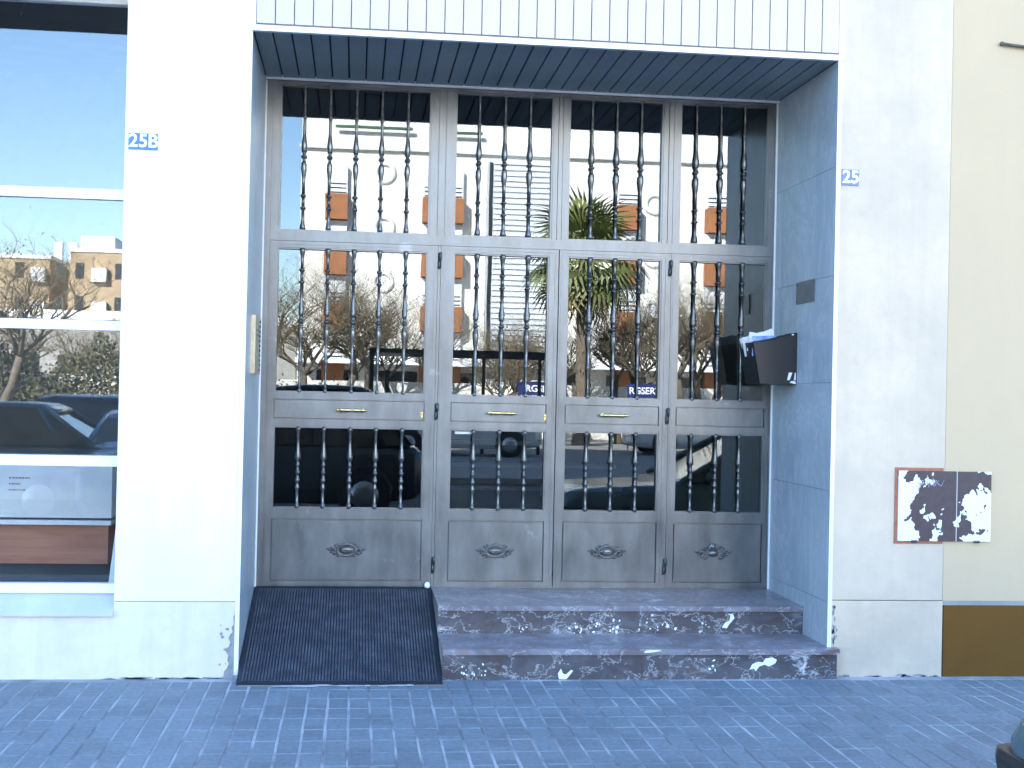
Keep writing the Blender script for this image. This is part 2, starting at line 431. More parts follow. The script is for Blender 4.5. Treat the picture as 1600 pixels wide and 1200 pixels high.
# white strips painting in the light on the slabs' street-facing front edges
bx('lit_slab_edge', M['trim'], bd, OR_-.0015, OR_+.0215, -.006, -.0022, .12, OT-.001)
bx('lit_slab_edge', M['trim'], bd, OL-.0215, OL+.0015, -.006, -.0022, .02, OT-.001)
# the rest of the block: upper storeys, party walls, back wall, floors
bx('upper_wall', M['cream'], bd, -14.0, 3.334, 0, .40, 4.302, H_TOP)
bx('balcony_slab', M['concrete'], bd, -14.0, -1.246, -.80, -.001, 3.68, 3.86)
bx('shop_lintel', M['pillar'], bd, -14.0, -1.2442, 0, .40, 3.86, 4.30)
bx('shop_front_wall', M['pillar'], bd, -14.0, -7.002, 0, .40, -.05, 3.86)
bx('back_wall', M['cream'], bd, -14.0, 3.334, 11.0, 11.3, -.05, H_TOP)
bx('side_wall', M['cream'], bd, -14.3, -14.002, 0, 11.3, -.05, H_TOP)
bx('side_wall', M['cream'], bd, 2.95, 3.333, 1.302, 10.998, -.05, H_TOP)
bx('roof', M['roof'], bd, -14.3, 3.334, 0, 11.3, H_TOP+.002, H_TOP+.3)
bx('ceiling', M['hall_dark'], bd, -14.0, 2.949, .402, 10.998, 4.305, 4.5)
bx('party_wall', M['hall_dark'], bd, -1.244, -.75, 1.302, 10.998, -.05, 4.303)
bx('hall_floor', M['hall_dark'], bd, -.749, 2.949, DY+.052, 10.998, -.05, .333)
bx('hall_wall', M['hall_dark'], bd, -.749, 2.949, 5.2, 5.5, .334, 4.303)
st = MB()
for k in range(7): st.box(.55, 2.1, 2.6+k*.29, 2.6+(k+1)*.29-.001, .334, .334+.165*(k+1))
st.build('hall_stair', M['hall_dark'], bd)
nos = MB()
for k in range(7): nos.box(.54, 2.11, 2.565+k*.29, 2.598+k*.29, .334+.165*(k+1)-.03, .334+.165*(k+1)+.004)
nos.build('stair_nosing', M['plaster'], bd)
bx('shop_floor', M['hall_dark'], bd, -14.0, -1.2445, .402, 10.998, -.05, .40)
bx('shop_wall', M['hall_dark'], bd, -13.9, -1.2445, 5.0, 5.3, .402, 4.303)

# ------------------------------------------------------------------ neighbouring building on the right
nb = thing('neighbouring_building', 'yellowish cream building at the right edge with a dark brown painted plinth', 'building', (3.34, 0, 0))
def nbx(n, mt, *a, **k):
    a = list(a); a[0] -= 3.34; a[1] -= 3.34
    return bx(n, mt, nb, *a, **k)
nbx('wall', M['neighbour'], 3.3365, 18, .002, .40, .4315, H_TOP-1)
nbx('plinth', M['brown'], 3.342, 18, -.003, .40, -.05, .405, .004)
nbx('plinth_cap', M['concrete'], 3.337, 18, -.001, .40, .406, .431)
nbx('back_wall', M['neighbour'], 3.338, 18, 11.0, 11.3, -.05, H_TOP-1)
nbx('side_wall', M['neighbour'], 17.7, 17.999, .402, 10.998, -.05, H_TOP-1)
nbx('roof', M['roof'], 3.338, 18, 0.003, 11.3, H_TOP-.998, H_TOP-.7)

# cable end on the neighbour's wall
m = MB(); m.tube([(3.625,-.012,3.612),(3.66,-.020,3.606),(3.80,-.018,3.596),(4.4,-.016,3.585),(6.0,-.016,3.56)], .009, 7)
m.ball((3.622,-.012,3.612), .013)
tag(m.build('cable', plain('old_cable', (.12,.10,.07), (.08,.07,.05), 20, .8), None, True),
    'thin dark cable running along the upper yellowish wall at the right edge', 'cable')

# ------------------------------------------------------------------ shop window on the left
sw = thing('shop_window', 'tall white framed shop window reflecting sky, left of the white pillar', 'window', (-4.0, .12, 0))
def sbx(n, mt, x0, x1, y0, y1, z0, z1, bev=.003):
    return bx(n, mt, sw, x0+4.0, x1+4.0, y0-.12, y1-.12, z0, z1, bev)
bars = [(.437, .487), (1.116, 1.172), (1.845, 1.897), (2.548, 2.602), (3.60, 3.66)]
for za, zb in bars: sbx('frame_bar', M['white_alu'], -7.0, -1.2445, .10, .165, za, zb)
for xx in (-7.0, -4.1): sbx('frame_post', M['white_alu'], xx, xx+.055, .098, .166, .4365, 3.661)
for (a, b), (c, d) in zip(bars, bars[1:]):
    for xa, xb in ((-6.944, -4.102), (-4.044, -1.246)):
        sbx('pane', M['shop_glass'], xa, xb, .128, .134, b+.001, c-.001, 0)
m = MB(); m.tube([(2.13,.25,3.655),(2.13,.22,3.61),(2.135,.20,3.575)], [.006,.006,.012], 7)
m.build('latch', M['iron'], sw, True)

dc = thing('display_counter', 'low white display counter with brown wooden front behind the lowest shop pane', 'counter', (-4, .80, .40))
bx('top_panel', M['white_panel'], dc, -2.9, 2.60, -.04, .5, .375, .72, .004)
bx('rail', M['white_alu'], dc, -2.9, 2.60, -.05, .5, .335, .362, .003)
bx('wood_front', M['wood'], dc, -2.9, 2.58, -.01, .45, .105, .333, .002)
bx('plinth', M['joint'], dc, -2.9, 2.58, .04, .45, .002, .103)
lt = MB()
rr = random.Random(5)
for zz, n, w in ((.60,7,.014), (.565,5,.011), (.53,9,.008)):
    x = 2.02
    for k in range(n): lt.box(x, x+w*rr.uniform(.5,1.0), -.0425, -.0402, zz, zz+.008); x += w*1.3
tag(lt.build('small_print', plain('print_ink', (.25,.08,.14), (.05,.10,.2), 60, .6), dc), kind='stuff')
bx('notice', M['paper'], dc, 1.95, 2.42, -.0415, -.0401, .48, .66)
wd = MB(); wd.prism([(-1.31,.46),(-1.245,.46),(-1.245,.98),(-1.255,.98)], 'y', .19, .21)
tag(wd.build('display_wedge', M['white_panel'], None), 'slanting white panel leaning inside the lowest shop pane beside the pillar', 'panel')
fb = bx('display_floor', M['grey_floor'], None, -6.9, -1.246, .342, .401, .35, .45)
tag(fb, 'grey window ledge inside the shop under the display counter', 'ledge')

# ------------------------------------------------------------------ house number plates
def text_mesh(name, s, size, depth, mat, offs=.0):
    cu = bpy.data.curves.new(name, 'FONT'); cu.body = s; cu.size = size; cu.extrude = depth; cu.offset = offs
    cu.align_x = 'CENTER'; cu.align_y = 'CENTER'; cu.resolution_u = 4
    o = bpy.data.objects.new(name, cu); COL.objects.link(o)
    bpy.context.view_layer.update()
    me = bpy.data.meshes.new_from_object(o); bpy.data.objects.remove(o)
    me.materials.clear(); me.materials.append(mat); return me
def number_plate(label, chars, x0, x1, z0, z1):
    t = thing('house_number', label, 'house number', ((x0+x1)/2, 0, (z0+z1)/2))
    n = len(chars); w = (x1-x0)/n
    for i, c in enumerate(chars):
        cx = x0+(i+.5)*w-(x0+x1)/2
        bx('plate', M['sign_blue'], t, cx-w/2+.0008, cx+w/2-.0008, -.008, -.0005, -(z1-z0)/2, (z1-z0)/2, .001)
        inst('numeral', text_mesh('numeral', c, (z1-z0)*1.12, .0012, M['sign_white'], .0022), t, (cx, -.009, 0), (R(90), 0, 0))
    return t
number_plate('blue and white house number tiles reading 25B on the white pillar', '25B', -1.225, -1.072, 2.805, 2.892)
number_plate('blue and white house number tiles reading 25 on the cream wall right of the doorway', '25', 2.694, 2.793, 2.768, 2.857)

# ------------------------------------------------------------------ marble steps
SX0, SX1 = .497, OR_
sp = thing('marble_steps', 'two dark veined marble steps up to the door beside the rubber ramp', 'steps', (1.58, 0, 0))
def stx(n, mt, x0, x1, y0, y1, z0, z1, bev=.003): return bx(n, mt, sp, x0-1.58, x1-1.58, y0, y1, z0, z1, bev)
F1, F2 = -.058, .415
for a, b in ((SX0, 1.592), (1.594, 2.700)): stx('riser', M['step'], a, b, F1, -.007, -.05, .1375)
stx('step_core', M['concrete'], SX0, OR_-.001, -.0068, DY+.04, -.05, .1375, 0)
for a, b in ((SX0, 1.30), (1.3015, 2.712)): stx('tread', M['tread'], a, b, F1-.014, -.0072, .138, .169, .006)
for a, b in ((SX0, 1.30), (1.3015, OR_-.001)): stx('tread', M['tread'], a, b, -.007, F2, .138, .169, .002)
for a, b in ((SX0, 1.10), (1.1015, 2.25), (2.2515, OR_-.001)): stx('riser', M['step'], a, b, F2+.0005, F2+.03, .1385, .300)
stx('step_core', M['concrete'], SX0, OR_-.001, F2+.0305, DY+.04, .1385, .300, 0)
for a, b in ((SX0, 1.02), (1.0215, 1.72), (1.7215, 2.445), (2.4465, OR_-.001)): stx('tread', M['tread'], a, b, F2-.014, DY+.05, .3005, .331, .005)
m = MB(); rr = random.Random(11)
def incl(pts, y): m.prism([(x-1.58, z) for x, z in pts], 'y', y-.0012, y-.0002)
incl([(2.20,.055),(2.215,.085),(2.25,.098),(2.275,.094),(2.29,.116),(2.33,.122),(2.355,.108),(2.345,.088),(2.31,.072),(2.285,.082),(2.255,.072),(2.235,.045),(2.225,.06)], F1)
incl([(1.135,.005),(1.128,.035),(1.145,.062),(1.155,.036),(1.172,.03),(1.20,.055),(1.212,.05),(1.19,.022),(1.175,.005)], F1)
incl([(1.60,.150),(1.64,.152),(1.70,.162),(1.66,.166),(1.61,.163)], F1-.0141)
incl([(2.17,.205),(2.19,.235),(2.215,.245),(2.22,.275),(2.205,.285),(2.235,.286),(2.245,.26),(2.215,.225),(2.20,.20)], F2)
for x, z, n in ((1.30,.19,8),(1.42,.215,9),(1.55,.22,9),(1.72,.22,8),(1.85,.215,8),(.62,.06,6),(.72,.045,6),(2.05,.215,6),(2.0,.06,4),(1.0,.21,5)):
    for k in range(n):
        jag(m, rr, x-1.58+rr.gauss(0,.030), z+rr.gauss(0,.022), rr.uniform(.002,.008), rr.uniform(.002,.010), (F1 if z < .14 else F2)-.0002, .001, 9, .5)
tag(m.build('white_inclusions', M['sign_white'], sp), kind='stuff')

# ------------------------------------------------------------------ rubber ramp
rp = thing('rubber_ramp', 'black studded rubber mat on the ramp up to the left door leaf', 'ramp', (-.05, .45, 0))
RX0, RX1 = -.586, .492
yA, yB, zA, zB = -.185, DY-.006, .006, .331
m = MB(); m.prism([(yA-.45,-.05),(yA-.45,zA-.004),(yB-.45,zB-.006),(yB-.45,-.05)], 'x', RX0+.05+.012, RX1+.05-.004)
m.build('ramp_base', M['concrete'], rp)
sl = math.atan2(zB-zA, yB-yA); L = math.hypot(zB-zA, yB-yA)
mat_e = bpy.data.objects.new('mat', MB().box(RX0+.05, RX1+.05, 0, L, 0, .007).bevel(.002).mesh('mat', M['rubber']))
mat_e.location = (0, yA-.45, zA); mat_e.rotation_euler = (sl, 0, 0); link(mat_e, rp)
m = MB(); nx, ny = 62, 68
for i in range(nx):
    for j in range(ny):
        x = RX0+.05+.03+(RX1-RX0-.06)*i/(nx-1); y = .035+(L-.08)*j/(ny-1)
        a = .0054; v = [m.bm.verts.new((x+p*a, y+q*a, .0065)) for p, q in ((-1,-1),(1,-1),(1,1),(-1,1))]
        u = [m.bm.verts.new((x+p*a*.7, y+q*a*.7, .0105)) for p, q in ((-1,-1),(1,-1),(1,1),(-1,1))]
        for k in range(4): m.bm.faces.new((v[k], v[(k+1)%4], u[(k+1)%4], u[k]))
        m.bm.faces.new(u)
M['stud'] = plain('worn_rubber_stud', (.018,.027,.046), (.075,.095,.13), 9, .5, 0, 0, (1,1,1), .5, .42, .72)
tag(m.build('rubber_studs', M['stud'], mat_e), kind='stuff')
m = MB(); rr = random.Random(3)
for k in range(14): m.ball((RX0+.05+rr.uniform(.2,1.0), yA-.455-rr.uniform(0,.02), .004), (rr.uniform(.02,.07), .012, .004), 8, 5)
tag(m.build('mortar_smear', M['mortar'], rp), kind='stuff')

# ------------------------------------------------------------------ entrance door
dr = thing('entrance_door', 'wide grey metal entrance door of four glazed leaves with turned balusters', 'door', (0, DY, 0))
FZ0, FZT = .335, OT                       # foot and top of the frame
GY0, GY1 = .036, .041                      # glass, behind the door plane
def dbx(n, parent, x0, x1, y0, y1, z0, z1, bev=.002, mt='metal'):
    return bx(n, M[mt], parent, x0, x1, y0, y1, z0, z1, bev)
up_x = [(-.499, .435), (.586, 1.207), (1.306, 1.917), (2.025, 2.606)]
lo_x = [(-.500, .429), (.591, 1.198), (1.314, 1.922), (2.030, 2.612)]
leaf_x = [(-.545, .492), (.512, 1.256), (1.262, 1.968), (1.984, 2.640)]
Z_UP = (2.531, 3.436); Z_MID = (1.533, 2.428); Z_LOW = (.815, 1.324); Z_RAIL = (1.380, 1.480); Z_KICK = (.384, .744)
LEAF_TOP, LEAF_BOT = 2.468, .345
# outer frame (one welded piece: jambs, head, transom bar, upper mullions, sill)
m = MB()
m.box(OL+.001, -.546, -.004, .09, FZ0, FZT-.013); m.box(2.641, OR_-.001, -.004, .09, FZ0, FZT-.013)
m.box(-.5455, 2.6405, -.004, .09, 3.4365, FZT-.013)
m.box(-.5455, 2.6405, -.006, .085, 2.4695, 2.5305)
m.box(-.5455, -.4995, .000, .08, 2.531, 3.436); m.box(2.6065, 2.6405, .000, .08, 2.531, 3.436)
for (a, b) in ((.4355, .5855), (1.2075, 1.3055), (1.9175, 2.0245)):
    w = b-a
    m.box(a, a+w*.30, .000, .08, 2.531, 3.436); m.box(a+w*.33, a+w*.60, -.004, .08, 2.531, 3.436); m.box(a+w*.63, b, .000, .08, 2.531, 3.436)
    m.box(a+.002, b-.002, .012, .075, 2.5315, 3.4355)
for (a, b) in ((.494, .510), (1.9695, 1.9825)): m.box(a, b, .004, .08, FZ0, 2.469)
m.box(-.5455, 2.6405, .01, .09, FZ0-.003, .3435)
m.bevel(.0025)
m.build('door_frame', M['metal'], dr)
# glass and balusters
def long_baluster():
    p = [(.010,0),(.019,.002),(.0195,.016),(.013,.045),(.0085,.056),(.0085,.128),(.019,.131),(.0195,.139),(.0085,.143),(.0085,.204),(.019,.207),(.0195,.215),(.0085,.219),
         (.0082,.325),(.014,.338),(.0165,.360),(.021,.385),(.0165,.398),(.019,.402),(.019,.412),(.011,.420),(.010,.446),(.0205,.450),(.0205,.459),(.011,.463),(.011,.480),
         (.018,.486),(.0185,.494),(.0165,.498),(.021,.516),(.017,.545),(.0125,.580),(.0085,.592),(.0085,.690),(.0135,.695),(.0135,.704),(.0105,.716),(.0075,.80),(.0075,.872),(.014,.876),(.014,.890),(.009,.895)]
    return MB().lathe([(.0088 if .0078 < a < .0095 else a*.86, b) for a, b in p], 12).mesh('baluster', M['bal'], True)
def short_baluster():
    p = [(.008,0),(.015,.006),(.017,.018),(.013,.030),(.0085,.034),(.0085,.112),(.013,.118),(.0165,.132),(.012,.146),(.010,.160),(.0165,.168),(.0175,.180),(.0105,.190),(.0105,.216),(.0165,.220),(.0165,.228),(.0105,.232),
         (.0105,.262),(.014,.266),(.014,.274),(.011,.278),(.011,.298),(.019,.306),(.021,.322),(.016,.345),(.011,.380),(.0085,.395),(.0085,.474),(.013,.478),(.017,.490),(.015,.500),(.008,.508)]
    return MB().lathe([(.0088 if .0078 < a < .0095 else a*.86, b) for a, b in p], 12).mesh('baluster', M['bal'], True)
LB, SB = long_baluster(), short_baluster()
BX = [[-.350,-.192,-.031,.128,.290], [.738,.901,1.061], [1.457,1.617,1.776], [2.135,2.296,2.451]]
for i, ((a, b), (c, d)) in enumerate(zip(up_x, lo_x)):
    # fixed light above
    tw = MB()
    for q in ((a, a+.010, 2.5312, 3.4358), (b-.010, b, 2.5312, 3.4358)): tw.box(q[0], q[1], .006, .05, q[2], q[3])
    tw.box(a+.0102, b-.0102, .006, .05, 2.5312, 2.541); tw.box(a+.0102, b-.0102, .006, .05, 3.426, 3.4358)
    tw = tw.build('transom_window', M['metal'], dr)
    dbx('pane', tw, a+.003, b-.003, GY0, GY1, 2.534, 3.433, 0, 'glass')
    for x in BX[i]: inst('baluster', LB, tw, (x, .012, 2.5412))
    # leaf
    xa, xb = leaf_x[i]; lf = MB()
    lf.box(xa, c, 0, .06, LEAF_BOT, LEAF_TOP); lf.box(d, xb, 0, .06, LEAF_BOT, LEAF_TOP)
    for za, zb in ((LEAF_BOT, .372), (.754, .8148), (1.3242, 1.368), (1.492, 1.5328), (2.4282, LEAF_TOP)): lf.box(c+.0002, d-.0002, .0, .06, za, zb)
    # raised line round the leaf and glazing beads
    e = .012
    lf.box(xa+e, xa+e+.010, -.004, .0, LEAF_BOT+e, LEAF_TOP-e); lf.box(xb-e-.010, xb-e, -.004, .0, LEAF_BOT+e, LEAF_TOP-e)
    lf.box(xa+e+.0102, xb-e-.0102, -.004, .0, LEAF_TOP-e-.010, LEAF_TOP-e)
    for za, zb in (Z_LOW, Z_MID):
        lf.box(c, c+.009, .008, .05, za, zb); lf.box(d-.009, d, .008, .05, za, zb)
        lf.box(c+.0092, d-.0092, .008, .05, za, za+.009); lf.box(c+.0092, d-.0092, .008, .05, zb-.009, zb)
    lf.bevel(.002)
    lf = lf.build('door_leaf', M['metal'], dr)
    if i == 3: lf['label'] = 'fixed right-hand leaf beside the marble side wall'
    if i == 0: lf['label'] = 'widest leaf, above the rubber ramp'
    dbx('pane', lf, c+.003, d-.003, GY0, GY1, Z_MID[0]+.002, Z_MID[1]-.002, 0, 'glass')
    dbx('pane', lf, c+.003, d-.003, GY0, GY1, Z_LOW[0]+.002, Z_LOW[1]-.002, 0, 'glass')
    for x in BX[i]:
        inst('baluster', LB, lf, (x+.003, .012, Z_MID[1]-.0005), (math.pi, 0, .4))
        inst('baluster', SB, lf, (x+.003, .012, Z_LOW[0]+.0005))
    # lock rail panel and kick panel, each sunk behind a groove
    dbx('rail_panel', lf, c-.008, d+.008, .020, .05, 1.3682, 1.4918, .002)
    dbx('rail_face', lf, c+.007, d-.007, .001, .0198, Z_RAIL[0]-.004, Z_RAIL[1]+.004, .002)
    dbx('kick_panel', lf, c-.006, d+.006, .022, .05, .3725, .7535, .002)
    dbx('kick_face', lf, c+.008, d-.008, .003, .0218, .382, .744, .002)
    # ornament
    cx = [-.035, .893, 1.604, 2.294][i]; cz = .563
    m = MB()
    if i < 3:
        m.ball((cx, .000, cz), (.046, .012, .024), 16, 9); m.torus((cx, -.004, cz), .060, .036, .007, 'y', 24, 7)
        m.torus((cx, -.010, cz+.002), .028, .014, .004, 'y', 16, 6)
        crest = ((0,.042,.020,.008),)
    else:
        m.ball((cx, .0, cz-.004), (.036, .012, .022), 14, 8)
        for k in range(7):
            an = R(150-20*k); m.ball((cx+.030*math.cos(an), -.006, cz+.012+.036*math.sin(an)), (.010, .008, .015), 8, 6)
        m.ball((cx, -.008, cz+.040), (.018,.010,.016), 8, 6)
        crest = ()
    for s in (-1, 1):
        for k, (dx, dz, rx, rz, an) in enumerate(((.062,.022,.018,.007,35),(.066,-.020,.020,.007,-35),(.082,.006,.020,.008,20),(.088,-.012,.016,.006,-30),(.104,.002,.016,.006,15),(.048,.036,.014,.006,15),(.046,-.036,.016,.006,-15),(.116,.006,.008,.005,40))):
            m.ball((0,0,0), (rx, .009, rz), 8, 6, Matrix.Translation((cx+s*dx, -.001, cz+dz)) @ Matrix.Rotation(-s*R(an), 4, 'Y'))
        m.torus((cx+s*.078, -.006, cz-.004), .012, .012, .004, 'y', 12, 6)
    for dx, dz, rx, rz in crest: m.ball((cx+dx, -.002, cz+dz), (rx, .008, rz), 8, 6)
    m.build('ornament', M['bal'], lf, True)
    # handle and keyhole
    if i < 3:
        hx = [-.022, .914, 1.626][i]; hz = 1.430
        Mh = Matrix.Translation((hx-.095, -.036, hz)) @ Matrix.Rotation(R(90), 4, 'Y')
        m = MB().lathe([(.003,0),(.008,.003),(.009,.010),(.004,.016),(.009,.024),(.011,.032),(.008,.040),(.009,.055),(.0115,.068),(.0075,.084),(.007,.095),(.0075,.106),(.0115,.122),(.009,.135),(.008,.150),(.011,.158),(.009,.166),(.004,.174),(.009,.180),(.008,.187),(.003,.190)], 12, Mh)
        for s in (-.066, .066):
            m.tube([(hx+s, -.030, hz), (hx+s, -.002, hz)], [.007, .009], 9)
            m.ball((hx+s, -.003, hz), (.016, .004, .016), 10, 6)
        m.build('handle', M['brass'], lf, True)
    if i < 2:
        kx = [.413, 1.188][i]; kz = 1.409
        m = MB(); m.prism([(kx-.008,kz+.018),(kx+.008,kz+.018),(kx+.0055,kz-.018),(kx-.0055,kz-.018)], 'y', -.006, -.0018); m.ball((kx, -.006, kz+.010), (.007,.004,.007), 9, 6)
        m.build('keyhole', M['brass'], lf)
    if i in (1, 3):
        hx = xa-.008
        for hz in (2.375, 1.432, .475):
            m = MB(); m.lathe([(.005,-.052),(.0085,-.050),(.0085,-.002),(.005,.0)], 10, Matrix.Translation((hx-.004, -.012, hz)))
            m.lathe([(.005,0),(.0095,.002),(.0095,.048),(.005,.052)], 10, Matrix.Translation((hx+.003, -.012, hz)))
            m.box(hx-.010, hx+.010, -.010, .002, hz-.045, hz+.045)
            m.build('hinge', M['iron'], lf, True)
# white sealant line where the frame meets the marble
for x0, x1 in ((OL+.0008, OL+.010), (OR_-.011, OR_-.0008)): dbx('sealant', dr, x0, x1, -.014, -.005, FZ0, FZT-.014, .002, 'trim')
bx('white_strip', M['paper'], dr, .625, .745, .0345, .0358, 1.293, 1.309)  # narrow white bar just ahead of the second leaf's lower glass
ds = MB(); ds.lathe([(.006,0),(.018,.003),(.020,.020),(.014,.034),(.004,.038)], 12)
tag(ds.build('door_stop', M['sign_white'], None, True, (.468, DY-.030, .334)), 'small white knob at the foot of the door, top right corner of the ramp', 'door stop')

# ------------------------------------------------------------------ things on the side walls
ic = thing('intercom', 'slim brass intercom panel on the left side wall of the recess', 'intercom', (OL, .56, 1.80))
bx('panel', M['brass'] if False else plain('brushed_brass', (.52,.47,.36), (.44,.38,.27), 30, .35, .6), ic, .0005, .026, -.21, .21, -.165, .165, .004)
m = MB()
for k in range(11): m.ball((.028, .10, -.14+.028*k), (.006, .014, .008), 8, 6)
m.build('button', M['iron'], ic, True)
for k in range(2): bx('speaker_slot', M['iron'], ic, .0262, .0275, -.10, -.02, .05+.03*k, .06+.03*k)

pl = thing('wall_plaque', 'small grey metal plaque on the bluish marble above the black flyer box', 'plaque', (OR_, .475, 2.2))
bx('plate', M['plaque'], pl, -.008, -.0005, -.163, .163, -.066, .066, .002)
scr = MB().ball((0,0,0), (.003,.006,.006), 8, 5).mesh('screw', M['iron'])
for a in (-1, 1):
    for b in (-1, 1): inst('screw', scr, pl, (-.0085, a*.148, b*.052))

fbx = thing('flyer_box', 'black open-topped flyer box with white lettering fixed to the right marble wall', 'letter box', (OR_, .80, 1.80))
# outline seen from the street: sloping front, open top; walls 4 mm
def quad_shell(y0, y1):
    return [(-.275, .098), (-.004, .158), (-.004, -.158), (-.228, -.152)]
m = MB()
m.prism([(-.275,.098),(-.060,.150),(-.004,.158),(-.004,-.158),(-.228,-.152)], 'y', -.182, -.178)
m.prism([(-.275,.098),(-.004,.158),(-.004,-.158),(-.228,-.152)], 'y', .118, .122)
m.prism([(-.275,.098),(-.270,.099),(-.224,-.148),(-.228,-.152)], 'y', -.1778, .1178)
m.prism([(-.2238,-.152),(-.004,-.158),(-.004,-.153),(-.2238,-.148)], 'y', -.1778, .1178)
m.box(-.004, -.0005, -.182, .122, -.158, .158)
m.build('box', M['black_plastic'], fbx)
m = MB(); m.tube([(-.278,-.181,.0985),(-.160,-.181,.116),(-.060,-.181,.151),(-.004,-.181,.158)], .0045, 6)
m.build('rim', M['black_plastic'], fbx, True)
m = MB(); m.ball((-.030,-.183,.150), (.008,.003,.006), 8, 5)
m.build('rivet', M['white_alu'], fbx)
m = MB()
for pts in ([(-.060,-.128),(-.044,-.128),(-.028,-.082),(-.050,-.082)], [(-.018,-.128),(-.006,-.128),(-.006,-.082),(-.012,-.082)], [(-.044,-.143),(-.006,-.152),(-.006,-.137),(-.020,-.132),(-.036,-.134)]):
    m.prism(pts, 'y', -.1832, -.1822)
m.build('lettering', M['sign_white'], fbx)
rr = random.Random(9); fl = MB()
for k in range(7):
    a = R(rr.uniform(-24, 22)); w, h = .155, .12
    Mx = Matrix.Translation((OR_-.185+rr.uniform(-.03,.03), .66+.035*k, 1.885+rr.uniform(-.01,.02))) @ Matrix.Rotation(a, 4, 'Y') @ Matrix.Rotation(R(rr.uniform(-8,8)), 4, 'X')
    ps = [Mx @ Vector(p) for p in ((-w/2,-.002,-h/2),(w/2,-.002,-h/2),(w/2,-.002,h/2),(-w/2,-.002,h/2),(-w/2,.002,-h/2),(w/2,.002,-h/2),(w/2,.002,h/2),(-w/2,.002,h/2))]
    v = [fl.bm.verts.new(p) for p in ps]
    for f in ((0,1,2,3),(7,6,5,4),(0,4,5,1),(1,5,6,2),(2,6,7,3),(3,7,4,0)): fl.bm.faces.new([v[i] for i in f]).material_index = 1 if k == 0 else 0
tag(fl.build('leaflets', [M['paper'], M['blue_plastic']], None), 'white and blue wrapped leaflets sticking out of the black flyer box', 'leaflets')

# ------------------------------------------------------------------ utility cabinet with peeling paint
cb = thing('utility_cabinet', 'wall cabinet with peeling purplish brown and white paint across both buildings', 'cabinet', (3.33, 0, .968))
CX0, CX1, CZ0, CZ1 = 3.058, 3.607, .770, 1.166
gx = 3.404
for a, b in ((CX0, gx-.0035), (gx+.0035, CX1)):
    bx('cabinet_door', M['peel'], cb, a-3.33, b-3.33, -.014, -.002, CZ0-.968, CZ1-.968, .002)
bx('centre_seam', M['sign_white'], cb, gx-.0033-3.33, gx+.0033-3.33, -.010, -.002, CZ0-.968, CZ1-.968)
fr = MB(); fr.box(3.040-3.33, 3.0565-3.33, -.006, -.0006, .754-.968, 1.184-.968)
fr.box(3.057-3.33, 3.325-3.33, -.006, -.0006, 1.1675-.968, 1.184-.968); fr.box(3.057-3.33, 3.325-3.33, -.006, -.0006, .754-.968, .7685-.968)
fr.build('rust_frame', M['rust'], cb)
for x in (3.155, 3.525):
    m = MB(); m.lathe([(.004,-.018),(.007,-.016),(.007,.016),(.004,.018)], 8, Matrix.Translation((x-3.33, -.014, CZ0-.968-.002)) @ Matrix.Rotation(R(90), 4, 'Y'))
    m.build('hinge', M['iron'], cb)
# scribbled felt-pen tag
sc_ = MB()
def stroke(pts): sc_.tube([(x-3.33, -.0147, z-.968) for x, z in pts], .0022, 5)
bx0, bz0 = 3.175, 1.085
stroke([(bx0,bz0-.03),(bx0+.008,bz0+.02),(bx0+.025,bz0+.028),(bx0+.030,bz0+.012),(bx0+.012,bz0+.002)])
stroke([(bx0+.036,bz0+.0),(bx0+.04,bz0+.024),(bx0+.05,bz0+.026),(bx0+.052,bz0+.004),(bx0+.038,bz0+.0)])
stroke([(bx0+.060,bz0-.01),(bx0+.064,bz0+.028),(bx0+.074,bz0+.0),(bx0+.080,bz0+.034)])
stroke([(bx0+.086,bz0+.040),(bx0+.089,bz0-.004),(bx0+.100,bz0+.002),(bx0+.104,bz0+.030)])
stroke([(bx0+.078,bz0+.022),(bx0+.100,bz0+.026)])
stroke([(bx0+.118,bz0+.028),(bx0+.108,bz0+.020),(bx0+.116,bz0+.008),(bx0+.135,bz0-.002),(bx0+.142,bz0+.015),(bx0+.150,bz0+.030)])
M['ink'] = plain('pale_pen_ink', (.42,.42,.55), (.30,.30,.42), 40, .6)
sc_.build('scribble', M['ink'], cb)

